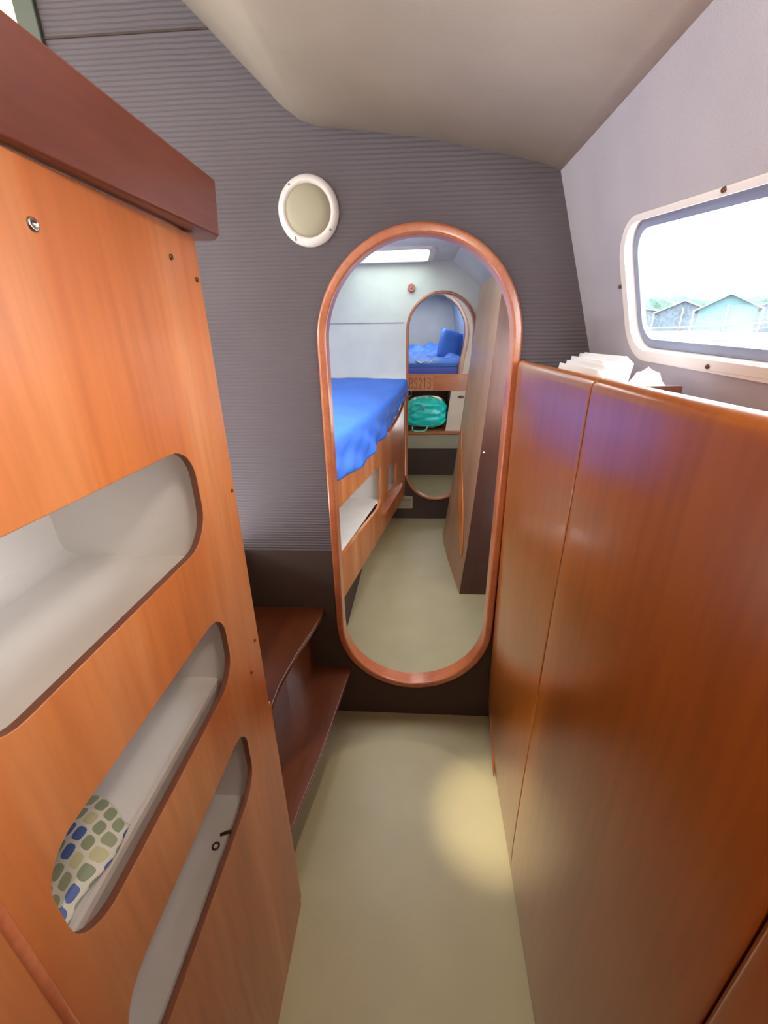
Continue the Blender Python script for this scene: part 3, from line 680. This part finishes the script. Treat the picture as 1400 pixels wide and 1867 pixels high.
# mattress, quilt and pillow
o = box('mattress', (-.55, D3+.06, 1.10), (.58, 5.9, 1.20), 'purple', bevel=.03, bseg=4, base=(.03, 5.3, 1.10)); tag(o, 'thin purple blue mattress on the forward berth', 'mattress')
def quilt(u, v):
    x = lerp(-.54, .54, u); y = lerp(D3+.085, 5.85, v)
    h = min(1, v/.10); z = 1.203+.05*math.sqrt(h)+.14*min(1, v*1.1)+.03*bumpy(u*7+v*3, v*9, .4)*min(1, v*3)+.012*math.sin(u*24+v*17)*min(1, v*4)
    return (x, y-.02*math.sin(h*PI)*(h < 1), z)
o = grid('quilt', quilt, 60, 50, 'blue2', smooth=True, base=(0, 5.2, 1.203)); tag(o, 'crumpled blue quilt spread over the forward berth mattress', 'quilt')
o = tube('sheet_hem', [(-.06+.33*t, D3+.13+.02*math.sin(t*9), quilt(.5+.3*t, .045)[2]+.012+.008*math.sin(t*22)) for t in [i/30 for i in range(31)]], [.006+.004*max(0, math.sin(i*.55)) for i in range(31)], 'paper', base=(.1, D3+.13, 1.27)); tag(o, 'thin white wavy edge of a sheet showing along the blue quilt', 'sheet')
def pil(u, v):
    a, b = 2*u-1, 2*v-1; k = ((1-abs(a)**4)*(1-abs(b)**4))**.5
    return a, b, k
def pillow(name, c, w_, h_, th, lean, yaw, label):
    V = []; F = []; N = 16
    Rm = Matrix.Rotation(.28, 3, 'Y') @ Matrix.Rotation(yaw, 3, 'Z') @ Matrix.Rotation(lean, 3, 'X')
    for sgn in (1, -1):
        for i in range(N+1):
            for j in range(N+1):
                a, b, k = pil(i/N, j/N); V.append(Vector(c)+Rm @ Vector((a*w_*(1-.06*b*b), sgn*th*k**.8, b*h_*(1-.06*a*a)+.005*bumpy(i*.5, j*.5))))
    for s in range(2):
        for i in range(N):
            for j in range(N):
                q = s*(N+1)**2; F.append((q+i*(N+1)+j, q+(i+1)*(N+1)+j, q+(i+1)*(N+1)+j+1, q+i*(N+1)+j+1))
    return tag(mk(name, V, F, 'blue2', smooth=True, base=c), label, 'pillow')
pillow('pillow', (.45, 5.28, 1.40), .15, .18, .07, -.30, .35, 'large blue pillow leaning at the right of the forward berth')

# ================================================================== HARBOUR OUTSIDE THE WINDOW
struct(box('ground_water', (3, -20, .1), (160, 160, .2), 'water'))
def az(d, a): a = math.radians(a); return d*math.sin(a), d*math.cos(a)
struct(mk('ground_quay', [az(36, 15)+(1.45,), az(36, 50)+(1.45,), az(90, 50)+(1.45,), az(90, 15)+(1.45,), az(36, 15)+(.1,), az(36, 50)+(.1,)], [(0, 1, 2, 3), (0, 1, 5, 4)], 'post'))
def hut(a, w_, dp, ze, zr, wm, rm, label, d=40, over=.35):
    x, y = az(d, a); t = math.radians(a)
    b = thing('hut', label, 'hut', (x, y, 1.45))
    ex = Vector((math.cos(t), -math.sin(t), 0)); ey = Vector((math.sin(t), math.cos(t), 0)); O = Vector((x, y, 0))
    P = lambda u, v, z: O+ex*u+ey*v+Vector((0, 0, z))
    h = w_/2
    V = [P(-h, 0, 1.45), P(h, 0, 1.45), P(h, 0, ze), P(0, 0, zr-.12), P(-h, 0, ze), P(-h, dp, 1.45), P(h, dp, 1.45), P(h, dp, ze), P(0, dp, zr-.12), P(-h, dp, ze)]
    mk('wall', V, [(0, 1, 2, 3, 4), (5, 6, 7, 8, 9), (0, 4, 9, 5), (1, 2, 7, 6)], wm, b)
    s = (zr-ze)/h; H = h+over
    V = [P(-H, -over, ze-s*over), P(0, -over, zr), P(H, -over, ze-s*over), P(-H, dp+over, ze-s*over), P(0, dp+over, zr), P(H, dp+over, ze-s*over)]
    mk('roof', V, [(0, 1, 4, 3), (1, 2, 5, 4)], rm, b, solid=.1)
    for u in (-h*.5, h*.45): mk('door_opening', [P(u-.35, -.02, 1.5), P(u+.35, -.02, 1.5), P(u+.35, -.02, 2.5), P(u-.35, -.02, 2.5)], [(0, 1, 2, 3)], 'tarp', b)
    for u in (-H+.1, H-.1, 0): tube('post', [P(u, -over+.1, 1.45), P(u, -over+.1, ze-s*over+.3*(u == 0))], .06, 'post', b, seg=6)
hut(33.1, 3.3, 4, 3.15, 4.0, 'hut_t', 'hut_r', 'hazy teal hut with pointed roof across the harbour, in middle of the window')
hut(29.4, 3.8, 4, 3.4, 4.2, 'hut_w', 'post', 'hazy grey hut with pale gable roof nearer the left edge of the window', d=49)
hut(26.0, 5.0, 4, 3.6, 4.1, 'hut_w', 'boat', 'hazy low white roofed shed at the left edge of the window', d=59)
hut(37.2, 4.0, 4, 3.3, 4.0, 'hut_w', 'hut_r', 'hazy grey hut at the right side of the window view', d=48)
for i, (a, d, s, lb) in enumerate(((25.6, 70, 3.0, 'hazy green tree behind the low white shed'), (28.2, 82, 3.8, 'hazy green tree behind the gable roofed grey hut'), (30.9, 95, 3.8, 'hazy green tree between the grey hut and the teal hut'), (36.0, 70, 2.4, 'hazy green tree at the right side beyond the teal hut'))):
    x, y = az(d, a)
    def tf(u, v, x=x, y=y, s=s, i=i):
        A = 2*PI*u; B = PI*v; r = s*(1+.16*bumpy(u*6.28*2, v*8, i)*math.sin(B)); return (x+r*math.sin(B)*math.cos(A)*1.3, y+r*math.sin(B)*math.sin(A), 3.6+r*.8*math.cos(B))
    t = thing('tree', lb, 'tree', (x, y, 1.45)); grid('crown', tf, 28, 18, 'green', t, smooth=True); tube('trunk', [(x, y, 1.45), (x, y, 3.0)], .25, 'hut_w', t)
def boat(a, d, L, wd, z0, z1, yaw, label, m='boat', cabin=True):
    x, y = az(d, a); b = thing('boat', label, 'boat', (x, y, z0)); c, s = math.cos(yaw), math.sin(yaw)
    P = lambda u, v, z: (x+c*u-s*v, y+s*u+c*v, z)
    V = []; n = 14
    for i in range(n+1):
        t = i/n; u = lerp(-L/2, L/2, t); hw = wd/2*(1-max(0, (t-.5)/.5)**2.2)+.01; sh_ = .12*t*t
        V += [P(u, -hw, z1+sh_), P(u, hw, z1+sh_), P(u, hw*.7, z0), P(u, -hw*.7, z0)]
    F = [(i*4+j, i*4+(j+1) % 4, i*4+4+(j+1) % 4, i*4+4+j) for i in range(n) for j in range(4)]+[(0, 1, 2, 3)]
    mk('hull', V, F, m, b)
    if cabin:
        V = [P(u*L, v*wd, z) for z, k in ((z1, 1), (z1+.35, .8)) for u, v in ((-.25*k, -.3*k), (.2*k, -.3*k), (.2*k, .3*k), (-.25*k, .3*k))]
        mk('cabin', V, [(4, 5, 6, 7), (0, 1, 5, 4), (1, 2, 6, 5), (2, 3, 7, 6), (3, 0, 4, 7)], m, b, bevel=.04)
        tube('rail', [P(-.45*L, -.4*wd, z1+.4), P(0, -.45*wd, z1+.42), P(.42*L, -.1*wd, z1+.5)], .02, 'post', b, seg=6)
boat(27.6, 13, 5.2, 2.2, .2, 1.20, -.15, 'white overexposed boat deck in the lower left of the window')
boat(36.8, 19, 4.0, 1.8, .2, 1.20, -.5, 'blue covered boat moored beyond the white deck', m='tarp', cabin=False)
boat(33.4, 27, 5, 2.2, .2, 1.2, .1, 'white boat moored in front of the teal hut')
for o in bpy.data.objects:
    if '_base' in o.keys(): del o['_base']
